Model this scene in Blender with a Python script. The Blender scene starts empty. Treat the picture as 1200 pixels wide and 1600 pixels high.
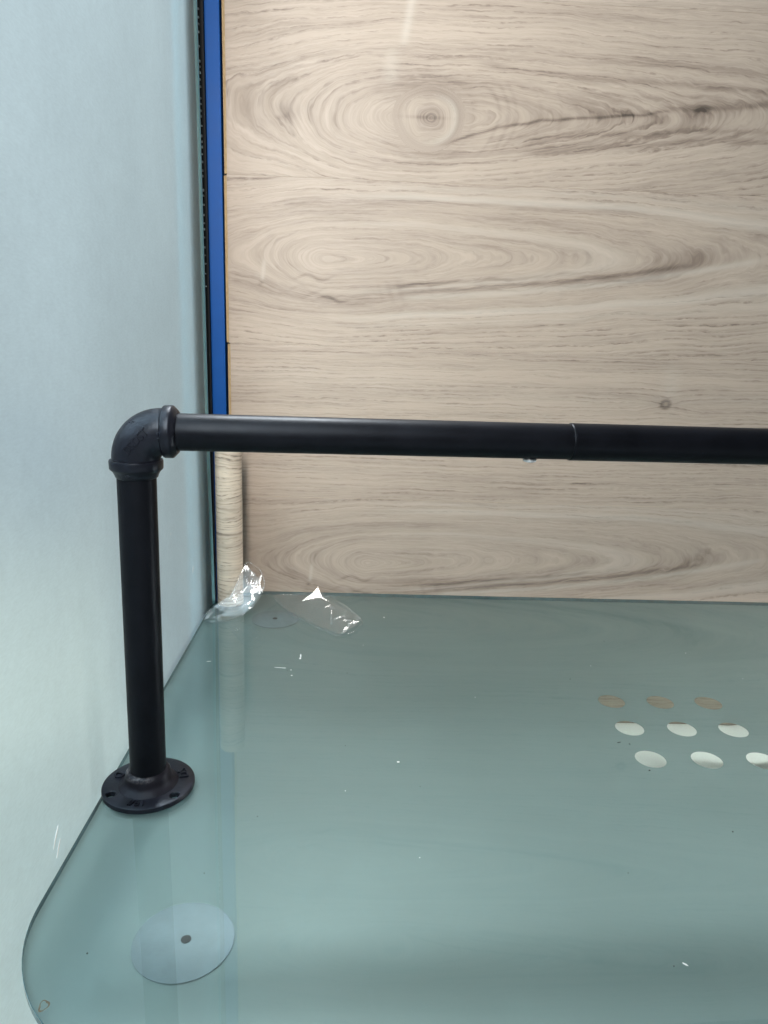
import bpy, bmesh, math, random
import numpy as np
from mathutils import Matrix, Vector, noise as mnoise

random.seed(4); rng = np.random.default_rng(4)
scene = bpy.context.scene
C = scene.collection

# ------------------------------------------------------------------ camera
cam_d = bpy.data.cameras.new('camera'); cam = bpy.data.objects.new('camera', cam_d); C.objects.link(cam)
cam_d.sensor_fit = 'VERTICAL'; cam_d.sensor_height = 36.0; cam_d.sensor_width = 36.0
cam_d.lens = 1130.0 / 1600.0 * 36.0
cam_d.clip_start = 0.01; cam_d.clip_end = 100
r_ = Vector((0.99911, -0.02574, 0.03336)); d_ = Vector((0.02641, -0.23427, -0.97181)); f_ = Vector((0.03283, 0.97183, -0.23338))
m = Matrix.Identity(4)
for i in range(3):
    m[i][0] = r_[i]; m[i][1] = -d_[i]; m[i][2] = -f_[i]
m[0][3], m[1][3], m[2][3] = 0.0, 0.0, 0.43077
cam.matrix_world = m
scene.camera = cam

# ------------------------------------------------------------------ world and lamps (soft daylight from the left through the frosted pane, open room behind the camera)
w = bpy.data.worlds.new('World'); scene.world = w; w.use_nodes = True
bg = w.node_tree.nodes['Background']
bg.inputs[0].default_value = (0.80, 0.88, 0.95, 1); bg.inputs[1].default_value = 0.22

def area(name, loc, target, sx, sy, power, col):
    l = bpy.data.lights.new(name, 'AREA'); l.shape = 'RECTANGLE'; l.size = sx; l.size_y = sy; l.energy = power; l.color = col
    o = bpy.data.objects.new(name, l); C.objects.link(o); o.location = loc
    o.rotation_euler = (Vector(target) - Vector(loc)).to_track_quat('-Z', 'Y').to_euler()
    return o
area('window_light', (-1.60, 0.35, 1.70), (-0.24, 0.85, 0.6), 1.6, 1.6, 102, (0.85, 0.95, 1.0))
rl = area('room_light', (-0.155, 0.10, 0.92), (-0.16, 1.2, 0.42), 0.16, 0.72, 5.7, (1.0, 0.965, 0.93)); rl.data.spread = math.radians(115)
sl = area('floor_fill_light', (2.3, 1.10, 0.62), (0.42, 0.98, -0.25), 0.5, 0.5, 4.2, (1.0, 0.98, 0.96)); sl.data.spread = math.radians(34)  # added fill, no known source: brightens the floor under the table
area('overhead_light', (-0.29, 1.72, 2.05), (-0.10, 0.55, 0.0), 0.34, 0.26, 76, (0.93, 0.97, 1.0))

vs = scene.view_settings
vs.view_transform = 'Standard'; vs.look = 'None'; vs.exposure = 0.0; vs.gamma = 1.0; vs.use_curve_mapping = False
scene.cycles.max_bounces = 12; scene.cycles.transparent_max_bounces = 24
scene.cycles.transmission_bounces = 8; scene.cycles.glossy_bounces = 6; scene.cycles.diffuse_bounces = 5

# ------------------------------------------------------------------ node helpers
class NT:
    def __init__(s, name):
        s.m = bpy.data.materials.new(name); s.m.use_nodes = True
        s.t = s.m.node_tree; s.t.nodes.clear()
        s.out = s.t.nodes.new('ShaderNodeOutputMaterial')
    def n(s, typ, ins=None, **kw):
        nd = s.t.nodes.new('ShaderNode' + typ)
        for k, v in kw.items(): setattr(nd, k, v)
        for k, v in (ins or {}).items(): s.set(nd.inputs[k], v)
        return nd
    def set(s, sock, v):
        if isinstance(v, bpy.types.NodeSocket): s.t.links.new(v, sock)
        elif isinstance(v, bpy.types.Node): s.t.links.new(v.outputs[0], sock)
        else:
            if hasattr(sock.default_value, '__len__') and len(sock.default_value) == 4 and len(v) == 3: v = (*v, 1)
            sock.default_value = v
    def math(s, op, a, b=None, c=None, clamp=False):
        ins = {0: a}
        if b is not None: ins[1] = b
        if c is not None: ins[2] = c
        return s.n('Math', ins, operation=op, use_clamp=clamp).outputs[0]
    def mapr(s, v, a, b, c=0.0, d=1.0, smooth=False):
        return s.n('MapRange', {0: v, 1: a, 2: b, 3: c, 4: d}, clamp=True, interpolation_type='SMOOTHSTEP' if smooth else 'LINEAR').outputs[0]
    def noise(s, vec, scale=1.0, detail=2.0, rough=0.5, dim='3D', dist=0.0):
        return s.n('TexNoise', {'Vector': vec, 'Scale': scale, 'Detail': detail, 'Roughness': rough, 'Distortion': dist}, noise_dimensions=dim).outputs[0]
    def mixc(s, f, a, b, mode='MIX'):
        nd = s.n('Mix', data_type='RGBA', blend_type=mode)
        s.set(nd.inputs[0], f); s.set(nd.inputs[6], a); s.set(nd.inputs[7], b)
        return nd.outputs[2]
    def vmul(s, vec, xyz):
        return s.n('VectorMath', {0: vec, 1: xyz}, operation='MULTIPLY').outputs[0]
    def vadd(s, a, b):
        return s.n('VectorMath', {0: a, 1: b}, operation='ADD').outputs[0]
    def coord(s): return s.n('TexCoord').outputs['Object']
    def mixs(s, f, a, b):
        nd = s.n('MixShader'); s.set(nd.inputs[0], f); s.set(nd.inputs[1], a); s.set(nd.inputs[2], b); return nd.outputs[0]
    def bump(s, h, strength=0.3, dist=0.001):
        return s.n('Bump', {'Height': h, 'Strength': strength, 'Distance': dist}).outputs[0]
    def end(s, sh):
        s.set(s.out.inputs[0], sh); return s.m
    def princ(s, **kw):
        nd = s.n('BsdfPrincipled')
        for k, v in kw.items(): s.set(nd.inputs[k.replace('_', ' ')], v)
        return nd.outputs[0]
    def fres(s, ior=1.5, normal=None):
        # thin pane: the same Fresnel from either side
        bf = s.n('NewGeometry').outputs['Backfacing']
        i = s.mapr(bf, 0, 1, ior, 1.0 / ior)
        fr = s.n('Fresnel', {'IOR': i})
        if normal is not None: s.set(fr.inputs['Normal'], normal)
        return fr.outputs[0]

# ------------------------------------------------------------------ mesh helpers
def link(name, me, mats, parent=None, smooth=None):
    if not isinstance(mats, (list, tuple)): mats = [mats]
    if len(me.materials) == 0:
        for x in mats: me.materials.append(x)
    o = bpy.data.objects.new(name, me); C.objects.link(o)
    if parent is not None: o.parent = parent
    if smooth is not None:
        me.shade_smooth()
        if smooth < 180: me.set_sharp_from_angle(angle=math.radians(smooth))
    return o
def from_bm(name, bm, mats, parent=None, smooth=None):
    bmesh.ops.recalc_face_normals(bm, faces=bm.faces[:])
    me = bpy.data.meshes.new(name); bm.to_mesh(me); bm.free()
    return link(name, me, mats, parent, smooth)
def empty(name, loc, label, cat, group=None):
    o = bpy.data.objects.new(name, None); C.objects.link(o); o.location = loc; o.empty_display_size = 0.05
    tag(o, label, cat, group); return o
def tag(o, label=None, cat=None, group=None, kind=None):
    if label: o['label'] = label
    if cat: o['category'] = cat
    if group: o['group'] = group
    if kind: o['kind'] = kind
    return o
def bm_box(bm, x0, x1, y0, y1, z0, z1, bev=0.0, seg=2):
    r = bmesh.ops.create_cube(bm, size=1.0)
    bmesh.ops.scale(bm, vec=(x1 - x0, y1 - y0, z1 - z0), verts=r['verts'])
    bmesh.ops.translate(bm, vec=((x0 + x1) / 2, (y0 + y1) / 2, (z0 + z1) / 2), verts=r['verts'])
    if bev:
        es = {e for v in r['verts'] for e in v.link_edges}
        bmesh.ops.bevel(bm, geom=list(es), offset=bev, segments=seg, profile=0.5, affect='EDGES')
def bm_lathe(bm, prof, n=64, close=True):
    rings = []
    for r, z in prof:
        if r < 1e-6: rings.append([bm.verts.new((0, 0, z))])
        else: rings.append([bm.verts.new((r * math.cos(2 * math.pi * k / n), r * math.sin(2 * math.pi * k / n), z)) for k in range(n)])
    for a, b in zip(rings[:-1], rings[1:]):
        for k in range(n):
            k2 = (k + 1) % n
            if len(a) == 1 and len(b) > 1: bm.faces.new((a[0], b[k], b[k2]))
            elif len(b) == 1 and len(a) > 1: bm.faces.new((a[k], a[k2], b[0]))
            elif len(a) > 1: bm.faces.new((a[k], a[k2], b[k2], b[k]))
def bm_sweep(bm, pts, radii, n=48, ups=None, cap=True):
    pts = [Vector(p) for p in pts]; rings = []
    for i, p in enumerate(pts):
        t = (pts[min(i + 1, len(pts) - 1)] - pts[max(i - 1, 0)]).normalized()
        up = Vector((0, 1, 0)); a = up.cross(t).normalized(); b = t.cross(a).normalized()
        rings.append([bm.verts.new(p + radii[i] * (math.cos(2 * math.pi * k / n) * a + math.sin(2 * math.pi * k / n) * b)) for k in range(n)])
    for A, B in zip(rings[:-1], rings[1:]):
        for k in range(n):
            bm.faces.new((A[k], A[(k + 1) % n], B[(k + 1) % n], B[k]))
    if cap:
        bm.faces.new(rings[0]); bm.faces.new(rings[-1])
def rounded_rect(x0, x1, y0, y1, radii, n=24):
    # radii order: front-left, front-right, rear-right, rear-left
    cs = [(x0, y0, 1, 1, math.pi), (x1, y0, -1, 1, 1.5 * math.pi), (x1, y1, -1, -1, 0), (x0, y1, 1, -1, 0.5 * math.pi)]
    out = []
    for (x, y, sx, sy, a0), r in zip(cs, radii):
        for k in range(n + 1):
            a = a0 + 0.5 * math.pi * k / n
            out.append((x + sx * r + r * math.cos(a), y + sy * r + r * math.sin(a)))
    return out
def text_mesh(txt, size, extrude):
    cu = bpy.data.curves.new('lettering', 'FONT'); cu.body = txt; cu.size = size; cu.extrude = extrude
    cu.align_x = 'CENTER'; cu.align_y = 'CENTER'; cu.resolution_u = 3; cu.offset = 0.0
    o = bpy.data.objects.new('lettering', cu); C.objects.link(o)
    dg = bpy.context.evaluated_depsgraph_get(); dg.update()
    me = bpy.data.meshes.new_from_object(o.evaluated_get(dg))
    bpy.data.objects.remove(o); bpy.data.curves.remove(cu)
    me.materials.clear()
    return me

# ------------------------------------------------------------------ materials
def wood_material(name, contrast=1.0, base=(0.452, 0.364, 0.297), line_scale=1.0):
    """grain attribute: x along the fibres, y across the growth rings, z seed; tone attribute: x darkening, y paleness, z line strength"""
    t = NT(name)
    g = t.n('Attribute', attribute_name='grain').outputs['Vector']
    tn = t.n('SeparateXYZ', {0: t.n('Attribute', attribute_name='tone').outputs['Vector']})
    dark, pale, fine = tn.outputs[0], tn.outputs[1], tn.outputs[2]
    # wobble the ring coordinate a little so no line is ruler-straight
    wob = t.noise(t.vmul(g, (14, 30, 1)), 1.0, 3.0, 0.55)
    wob2 = t.noise(t.vmul(g, (60, 220, 1)), 1.0, 2.0, 0.5)
    off = t.math('ADD', t.math('MULTIPLY', t.math('SUBTRACT', wob, 0.5), 0.010), t.math('MULTIPLY', t.math('SUBTRACT', wob2, 0.5), 0.0030))
    gv = t.vadd(g, t.n('CombineXYZ', {0: 0.0, 1: off, 2: 0.0}).outputs[0])
    # broad tone bands
    broad = t.noise(t.vmul(gv, (1.3, 30, 1)), 1.0, 3.0, 0.55)
    mid = t.noise(t.vmul(gv, (3.0, 95, 1)), 1.0, 3.0, 0.6)
    # ring lines: thin dark latewood lines about every 9 mm, broken up along the fibre
    sep = t.n('SeparateXYZ', {0: gv})
    jit = t.noise(t.vmul(gv, (0.5, 42, 1)), 1.0, 2.0, 0.5)
    ph = t.math('ADD', t.math('MULTIPLY', sep.outputs[1], 132.0 * line_scale), t.math('MULTIPLY', jit, 3.4))
    saw = t.math('FRACT', ph)
    line = t.math('MULTIPLY', t.mapr(saw, 0.0, 0.78, 0, 1), t.mapr(saw, 0.80, 0.93, 1, 0))
    line = t.math('POWER', line, 2.6)
    gate = t.mapr(t.noise(t.vmul(gv, (9, 130, 1)), 1.0, 3.0, 0.6), 0.36, 0.60)
    dash = t.mapr(t.noise(t.vmul(gv, (75, 330, 1)), 1.0, 2.0, 0.6), 0.34, 0.60)
    lines = t.math('MULTIPLY', t.math('MULTIPLY', line, gate), t.math('MULTIPLY', dash, fine))
    # fibres and pores
    fib = t.noise(t.vmul(gv, (26, 900, 1)), 1.0, 4.0, 0.65)
    fib2 = t.noise(t.vmul(gv, (9, 330, 1)), 1.0, 3.0, 0.6)
    pores = t.mapr(t.noise(t.vmul(gv, (120, 1500, 1)), 1.0, 1.0, 0.5), 0.66, 0.80)
    dk = t.math('ADD', t.math('MULTIPLY', t.mapr(broad, 0.36, 0.72), 0.26), t.math('MULTIPLY', t.mapr(mid, 0.42, 0.75), 0.16))
    calm = t.mapr(fine, 0.0, 0.8, 0.50, 1.1)
    dk = t.math('MULTIPLY', dk, calm)
    dk = t.math('ADD', dk, t.math('MULTIPLY', lines, 0.66))
    dk = t.math('ADD', dk, t.math('MULTIPLY', t.math('SUBTRACT', fib, 0.5), 0.70))
    dk = t.math('ADD', dk, t.math('MULTIPLY', t.math('MULTIPLY', t.math('SUBTRACT', fib2, 0.5), 0.70), calm))
    dk = t.math('ADD', dk, t.math('MULTIPLY', pores, 0.10))
    streak = t.mapr(t.noise(t.vmul(gv, (20, 420, 1)), 1.0, 3.0, 0.65), 0.25, 0.75, 0.45, 1.35)
    dk = t.math('ADD', dk, t.math('MULTIPLY', t.math('MULTIPLY', dark, 0.72), streak))
    dk = t.math('MULTIPLY', dk, contrast)
    ramp = t.n('ValToRGB', {0: t.math('MULTIPLY', dk, 0.8)})
    cr = ramp.color_ramp; b = base
    cr.elements[0].position = 0.0; cr.elements[0].color = (b[0] * 1.12, b[1] * 1.12, b[2] * 1.10, 1)
    cr.elements[1].position = 1.0; cr.elements[1].color = (0.085, 0.064, 0.050, 1)
    e = cr.elements.new(0.25); e.color = (b[0] * 0.93, b[1] * 0.92, b[2] * 0.90, 1)
    e = cr.elements.new(0.55); e.color = (b[0] * 0.58, b[1] * 0.545, b[2] * 0.525, 1)
    col = t.mixc(t.math('MULTIPLY', pale, t.mapr(fib, 0.3, 0.7, 0.6, 1.0)), ramp.outputs[0], (0.66, 0.60, 0.52))
    h = t.math('SUBTRACT', t.math('MULTIPLY', fib, 0.8), t.math('ADD', lines, t.math('MULTIPLY', pores, 0.4)))
    rough = t.mapr(fib2, 0.3, 0.7, 0.40, 0.56)
    return t.end(t.princ(Base_Color=col, Roughness=rough, Specular_IOR_Level=0.42, Normal=t.bump(h, 0.32, 0.0006)))
M_wood = wood_material('printed_oak_laminate')
M_rollwood = wood_material('oak_foil', contrast=1.15, base=(0.56, 0.47, 0.37), line_scale=1.25)

def mat_fibreboard():
    t = NT('fibreboard_edge'); c = t.coord()
    n = t.noise(t.vmul(c, (900, 900, 160)), 1.0, 3.0, 0.6)
    return t.end(t.princ(Base_Color=t.mixc(t.mapr(n, 0.3, 0.7), (0.36, 0.235, 0.115), (0.55, 0.40, 0.22)), Roughness=0.85))
M_fibre = mat_fibreboard()
def mat_plain(name, col, rough=0.5, metal=0.0, var=0.15, scale=60.0, bump=0.0, bscale=400.0, spec=0.5):
    t = NT(name); c = t.coord()
    n = t.noise(c, scale, 4.0, 0.6)
    colr = t.mixc(t.mapr(n, 0.3, 0.7), tuple(x * (1 - var) for x in col), tuple(min(1, x * (1 + var)) for x in col))
    kw = dict(Base_Color=colr, Roughness=t.mapr(n, 0.25, 0.75, max(0.02, rough - 0.06), rough + 0.06), Metallic=metal, Specular_IOR_Level=spec)
    if bump: kw['Normal'] = t.bump(t.noise(c, bscale, 3.0, 0.6), bump, 0.0005)
    return t.end(t.princ(**kw))
M_blue = mat_plain('blue_paint', (0.005, 0.080, 0.320), 0.45, var=0.05, scale=25, bump=0.05, bscale=900, spec=0.2)
M_aqua = mat_plain('aqua_edge_tint', (0.04, 0.27, 0.36), 0.5, var=0.1)
M_rubber = mat_plain('black_rubber', (0.006, 0.006, 0.007), 0.6)
M_darkwall = mat_plain('dark_recess', (0.012, 0.012, 0.013), 0.9)
M_steel = mat_plain('zinc_steel', (0.55, 0.56, 0.58), 0.3, metal=1.0, scale=300)
M_legsteel = mat_plain('brushed_steel', (0.50, 0.51, 0.52), 0.35, metal=1.0, scale=120)
M_tooth = mat_plain('clear_seal_teeth', (0.40, 0.43, 0.43), 0.4, var=0.5, scale=120)
M_floor = mat_plain('pale_floor', (0.80, 0.82, 0.80), 0.55, var=0.05, scale=14)
M_ground = mat_plain('outside_ground', (0.29, 0.27, 0.20), 0.9, var=0.2, scale=9)
M_paper = mat_plain('cardboard_core', (0.45, 0.36, 0.26), 0.85, scale=200)

def mat_iron(name, rough, spec=0.13, col=(0.0030, 0.0032, 0.0046), bump=0.35, bscale=900.0, worn=0.0):
    t = NT(name); c = t.coord()
    n = t.noise(c, 35, 4.0, 0.6); f = t.noise(c, bscale, 3.0, 0.6); cast = t.noise(c, 190, 2.0, 0.5)
    base = t.mixc(t.mapr(n, 0.3, 0.7), tuple(x * 0.75 for x in col), tuple(x * 1.4 for x in col))
    dust = t.mapr(t.noise(t.vmul(c, (1, 1, 0.5)), 420, 2.0, 0.6), 0.70, 0.80, 0.0, 0.05)
    base = t.mixc(dust, base, (0.10, 0.10, 0.11))
    ro = t.mapr(n, 0.25, 0.75, rough - 0.05, rough + 0.07)
    if worn:
        # scuffed top rim of the hub where the pipe was screwed in
        z = t.n('SeparateXYZ', {0: c}).outputs[2]
        wn = t.math('MULTIPLY', t.mapr(z, 0.0155, 0.0185), t.mapr(t.noise(t.vmul(c, (1, 1, 2.0)), 160, 5.0, 0.75), 0.46, 0.64))
        sx = t.n('SeparateXYZ', {0: c}); wn = t.math('MULTIPLY', wn, t.mapr(t.math('ADD', sx.outputs[0], t.math('MULTIPLY', sx.outputs[1], 0.6)), 0.004, -0.010))
        base = t.mixc(t.math('MULTIPLY', wn, worn), base, (0.20, 0.19, 0.19))
    h = t.math('ADD', t.math('MULTIPLY', f, 0.45), cast)
    return t.end(t.princ(Base_Color=base, Roughness=ro, Specular_IOR_Level=spec, Specular_Tint=(0.72, 0.85, 1.0, 1), Normal=t.bump(h, bump, 0.0005)))
M_pipe = mat_iron('black_pipe_paint', 0.46)
M_tube = mat_iron('black_tube_paint', 0.42, bump=0.16)
M_cast = mat_iron('black_cast_iron', 0.36, spec=0.24, col=(0.0050, 0.0054, 0.0085), bump=0.40)
M_hub = mat_iron('black_cast_hub', 0.42, col=(0.007, 0.0065, 0.009), bump=0.5, worn=0.40)

# glass: clear top skin / tinted rim / frosted underside
def mat_clear(name, tint=(0.90, 0.97, 0.945), rough=0.0):
    t = NT(name)
    return t.end(t.mixs(t.fres(1.52), t.n('BsdfTransparent', {0: tint}).outputs[0], t.n('BsdfGlossy', {'Color': (1, 1, 1, 1), 'Roughness': rough}).outputs[0]))
M_top = mat_clear('clear_glass_skin', rough=0.012)
M_dot = mat_clear('clear_glass_spot', (0.93, 0.98, 0.965), 0.02)
def mat_frost(name, col, trans, refl=0.35, rrough=0.40, thru=0.22, speck=0.0, diff=0.5, ystretch=1.0):
    t = NT(name); c = t.coord()
    big = t.noise(c, 7.0, 3.0, 0.55); fine = t.noise(t.vmul(c, (1, ystretch, 1)), 480, 3.0, 0.7); med = t.noise(c, 60, 4.0, 0.6)
    k = t.math('ADD', t.mapr(big, 0.3, 0.7, 0.95, 1.05), t.math('MULTIPLY', t.math('SUBTRACT', fine, 0.5), speck))
    k = t.math('ADD', k, t.math('MULTIPLY', t.math('SUBTRACT', med, 0.5), speck * 0.5))
    cd = t.mixc(1.0, col, t.n('CombineColor', {0: k, 1: k, 2: k}).outputs[0], 'MULTIPLY')
    ct = t.mixc(1.0, trans, t.n('CombineColor', {0: k, 1: k, 2: k}).outputs[0], 'MULTIPLY')
    nrm = t.bump(fine, 0.25, 0.0003)
    d = t.n('BsdfDiffuse', {0: cd, 'Normal': nrm}).outputs[0]
    tr = t.n('BsdfTranslucent', {0: ct, 'Normal': nrm}).outputs[0]
    ior = t.mapr(t.n('NewGeometry').outputs['Backfacing'], 0, 1, 1.18, 1.0 / 1.18)
    rf = t.n('BsdfRefraction', {'Color': (*trans, 1), 'Roughness': 0.6, 'IOR': ior}).outputs[0]
    gl = t.n('BsdfGlossy', {'Color': (0.80, 0.96, 0.98, 1), 'Roughness': rrough, 'Normal': nrm}).outputs[0]
    body = t.mixs(thru, t.mixs(1 - diff, d, tr), rf)
    return t.end(t.mixs(refl, body, gl))
M_frost = mat_frost('frosted_underside', (0.132, 0.162, 0.162), (0.44, 0.56, 0.57), refl=0.03, rrough=0.45, thru=0.14, diff=0.88)
M_pane = mat_frost('frosted_pane', (0.50, 0.585, 0.575), (0.74, 0.83, 0.89), refl=0.12, rrough=0.45, thru=0.56, speck=0.50, diff=0.45, ystretch=0.28)
def mat_edge(name, col, rough=0.12):
    t = NT(name); c = t.coord()
    n = t.noise(c, 120, 3.0, 0.6)
    return t.end(t.princ(Base_Color=t.mixc(t.mapr(n, 0.3, 0.7), tuple(x * 0.8 for x in col), tuple(x * 1.2 for x in col)), Roughness=rough))
M_rim = mat_edge('dark_glass_rim', (0.060, 0.125, 0.140))
def mat_glow_edge():
    t = NT('cyan_glass_edge'); c = t.coord()
    n = t.mapr(t.noise(t.vmul(c, (30, 30, 5)), 1.0, 3.0, 0.6), 0.3, 0.7)
    col = t.mixc(n, (0.36, 0.74, 0.80), (0.60, 0.95, 0.96))
    return t.end(t.mixs(0.12, t.mixs(0.6, t.n('BsdfDiffuse', {0: col}).outputs[0], t.n('BsdfTranslucent', {0: col}).outputs[0]), t.n('BsdfGlossy', {'Roughness': 0.15}).outputs[0]))
M_paneedge = mat_glow_edge()
M_paneback = mat_clear('pane_back', (0.95, 0.985, 0.98), 0.05)
def mat_pad():
    t = NT('bonded_metal_disc'); c = t.coord()
    n = t.noise(t.vmul(c, (1, 1, 1)), 55, 5.0, 0.65); f = t.noise(t.vmul(c, (160, 900, 1)), 1.0, 3.0, 0.6)
    r = t.n('VectorMath', {0: t.vmul(c, (1, 1, 0))}, operation='LENGTH').outputs['Value']
    ring = t.math('MULTIPLY', t.mapr(r, 0.0285, 0.0355), t.mapr(n, 0.45, 0.62))
    col = t.mixc(t.mapr(n, 0.3, 0.7), (0.102, 0.136, 0.156), (0.132, 0.170, 0.192))
    col = t.mixc(t.math('MULTIPLY', t.math('SUBTRACT', f, 0.4), 0.5, clamp=True), col, (0.18, 0.22, 0.235))
    col = t.mixc(t.math('MULTIPLY', ring, 0.45), col, (0.085, 0.12, 0.14))
    return t.end(t.princ(Base_Color=col, Roughness=0.45, Metallic=0.15))
M_pad = mat_pad()
def mat_film(name, base, milkf, rough=0.10):
    t = NT(name); c = t.coord()
    n = t.noise(c, 200, 2.0, 0.5)
    nb = t.bump(n, 0.15, 0.0010)
    lw = t.n('LayerWeight', {'Blend': 0.30, 'Normal': nb}).outputs['Facing']
    fac = t.math('ADD', base, t.math('MULTIPLY', t.math('POWER', lw, 2.0), 0.30), clamp=True)
    gl = t.n('BsdfGlossy', {'Color': (1, 1, 1, 1), 'Roughness': rough, 'Normal': nb}).outputs[0]
    milk = t.n('BsdfTranslucent', {0: (0.8, 0.83, 0.85, 1)}).outputs[0]
    milk = t.mixs(0.5, milk, t.n('BsdfDiffuse', {0: (0.8, 0.83, 0.85, 1)}).outputs[0])
    tr = t.n('BsdfTransparent', {0: (0.965, 0.972, 0.975, 1)}).outputs[0]
    return t.end(t.mixs(fac, t.mixs(milkf, tr, milk), gl))
M_edge_glint = mat_film('film_edge_glint', 0.12, 0.30)  # paler than the film: light caught on its edges put into colour
M_film = mat_film('clear_plastic_film', 0.055, 0.030)
M_fold = mat_film('film_fold', 0.07, 0.07, 0.17)
M_white = mat_plain('white_flake', (0.85, 0.85, 0.83), 0.6)
M_blackfleck = mat_plain('dark_flake', (0.03, 0.028, 0.025), 0.7)
M_ring = mat_plain('brown_residue', (0.10, 0.08, 0.045), 0.5, scale=400, var=0.5)

# ------------------------------------------------------------------ setting: floor and the dark recess behind the boards
bm = bmesh.new(); bm_box(bm, -0.32, 2.4, -1.6, 1.34, -0.30, -0.25)
tag(from_bm('floor', bm, M_floor), 'pale floor under the glass table', kind='structure')
bm = bmesh.new(); bm_box(bm, -3.5, -0.322, -2.0, 2.5, -0.32, -0.27)
tag(from_bm('ground', bm, M_ground), 'grey green ground outside the frosted pane', kind='structure')
bm = bmesh.new(); bm_box(bm, -0.60, 2.0, 1.226, 1.26, -0.249, 1.03)
tag(from_bm('rear_wall', bm, M_darkwall), 'dark wall behind the laminate boards', kind='structure')

# ------------------------------------------------------------------ laminate boards
WALL_Y = 1.2026
def sst(a, b, x):
    t = np.clip((x - a) / (b - a), 0, 1); return t * t * (3 - 2 * t)
def gauss(x, s): return np.exp(-0.5 * (x / s) ** 2)
def sat(x, m): return m * np.tanh(x / m)
def path_dist(X, Z, pts):
    """vertical distance to a polyline z(x) and a mask of its x range"""
    px = np.array([p[0] for p in pts]); pz = np.array([p[1] for p in pts])
    return Z - np.interp(X, px, pz), sst(px[0] - 0.02, px[0] + 0.03, X) * (1 - sst(px[-1] - 0.03, px[-1] + 0.02, X))
def vnoise(X, Z, fx, fz, seed):
    """smooth value noise on arrays"""
    r = np.random.default_rng(seed); G = r.random((64, 64))
    u = X * fx + 13.3; v = Z * fz + 7.7
    i = np.floor(u).astype(int); j = np.floor(v).astype(int); a = u - i; b = v - j
    a = a * a * (3 - 2 * a); b = b * b * (3 - 2 * b)
    g = lambda p, q: G[p % 64, q % 64]
    return (g(i, j) * (1 - a) + g(i + 1, j) * a) * (1 - b) + (g(i, j + 1) * (1 - a) + g(i + 1, j + 1) * a) * b - 0.5
def eye(X, Z, cx, cz, al, ar, ml, mr, slope=0.0):
    """distance-like ring field of an oval figure: short to the left, drawn out to the right"""
    u = X - cx; v = Z - (cz + slope * np.maximum(u, 0))
    ue = np.where(u < 0, sat(-u / al, ml), sat(u / ar, mr))
    return np.sqrt(ue ** 2 + v ** 2 + 4e-6), u, v

def field_straight(seed, amp=0.006, knot=None):
    def f(X, Z):
        phi = Z + amp * vnoise(X, Z, 2.2, 5.0, seed) * 2 + 0.012 * vnoise(X, Z, 0.8, 1.5, seed + 1)
        dark = 0.12 * np.clip(vnoise(X, phi, 1.2, 38, seed + 2) + 0.1, 0, 1)
        pale = 0.35 * np.clip(vnoise(X, phi, 1.0, 30, seed + 3) - 0.1, 0, 1)
        fine = np.full_like(X, 0.75)
        if knot:
            kx, kz = knot
            r = np.hypot((X - kx) / 1.15, Z - kz)
            v = Z - kz
            phi = phi + 0.010 * np.sign(v) * np.exp(-np.abs(v) / 0.02) * gauss(X - kx, 0.03)
            dark = dark + 0.95 * gauss(r - 0.0058, 0.0019) + 0.30 * gauss(r, 0.0035) + 0.25 * gauss(X - kx, 0.022) * gauss(v, 0.008)
            pale = pale + 0.2 * gauss(X - kx - 0.005, 0.01) * gauss(v - 0.035, 0.022)
        return phi, dark, pale, fine
    return f
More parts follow.
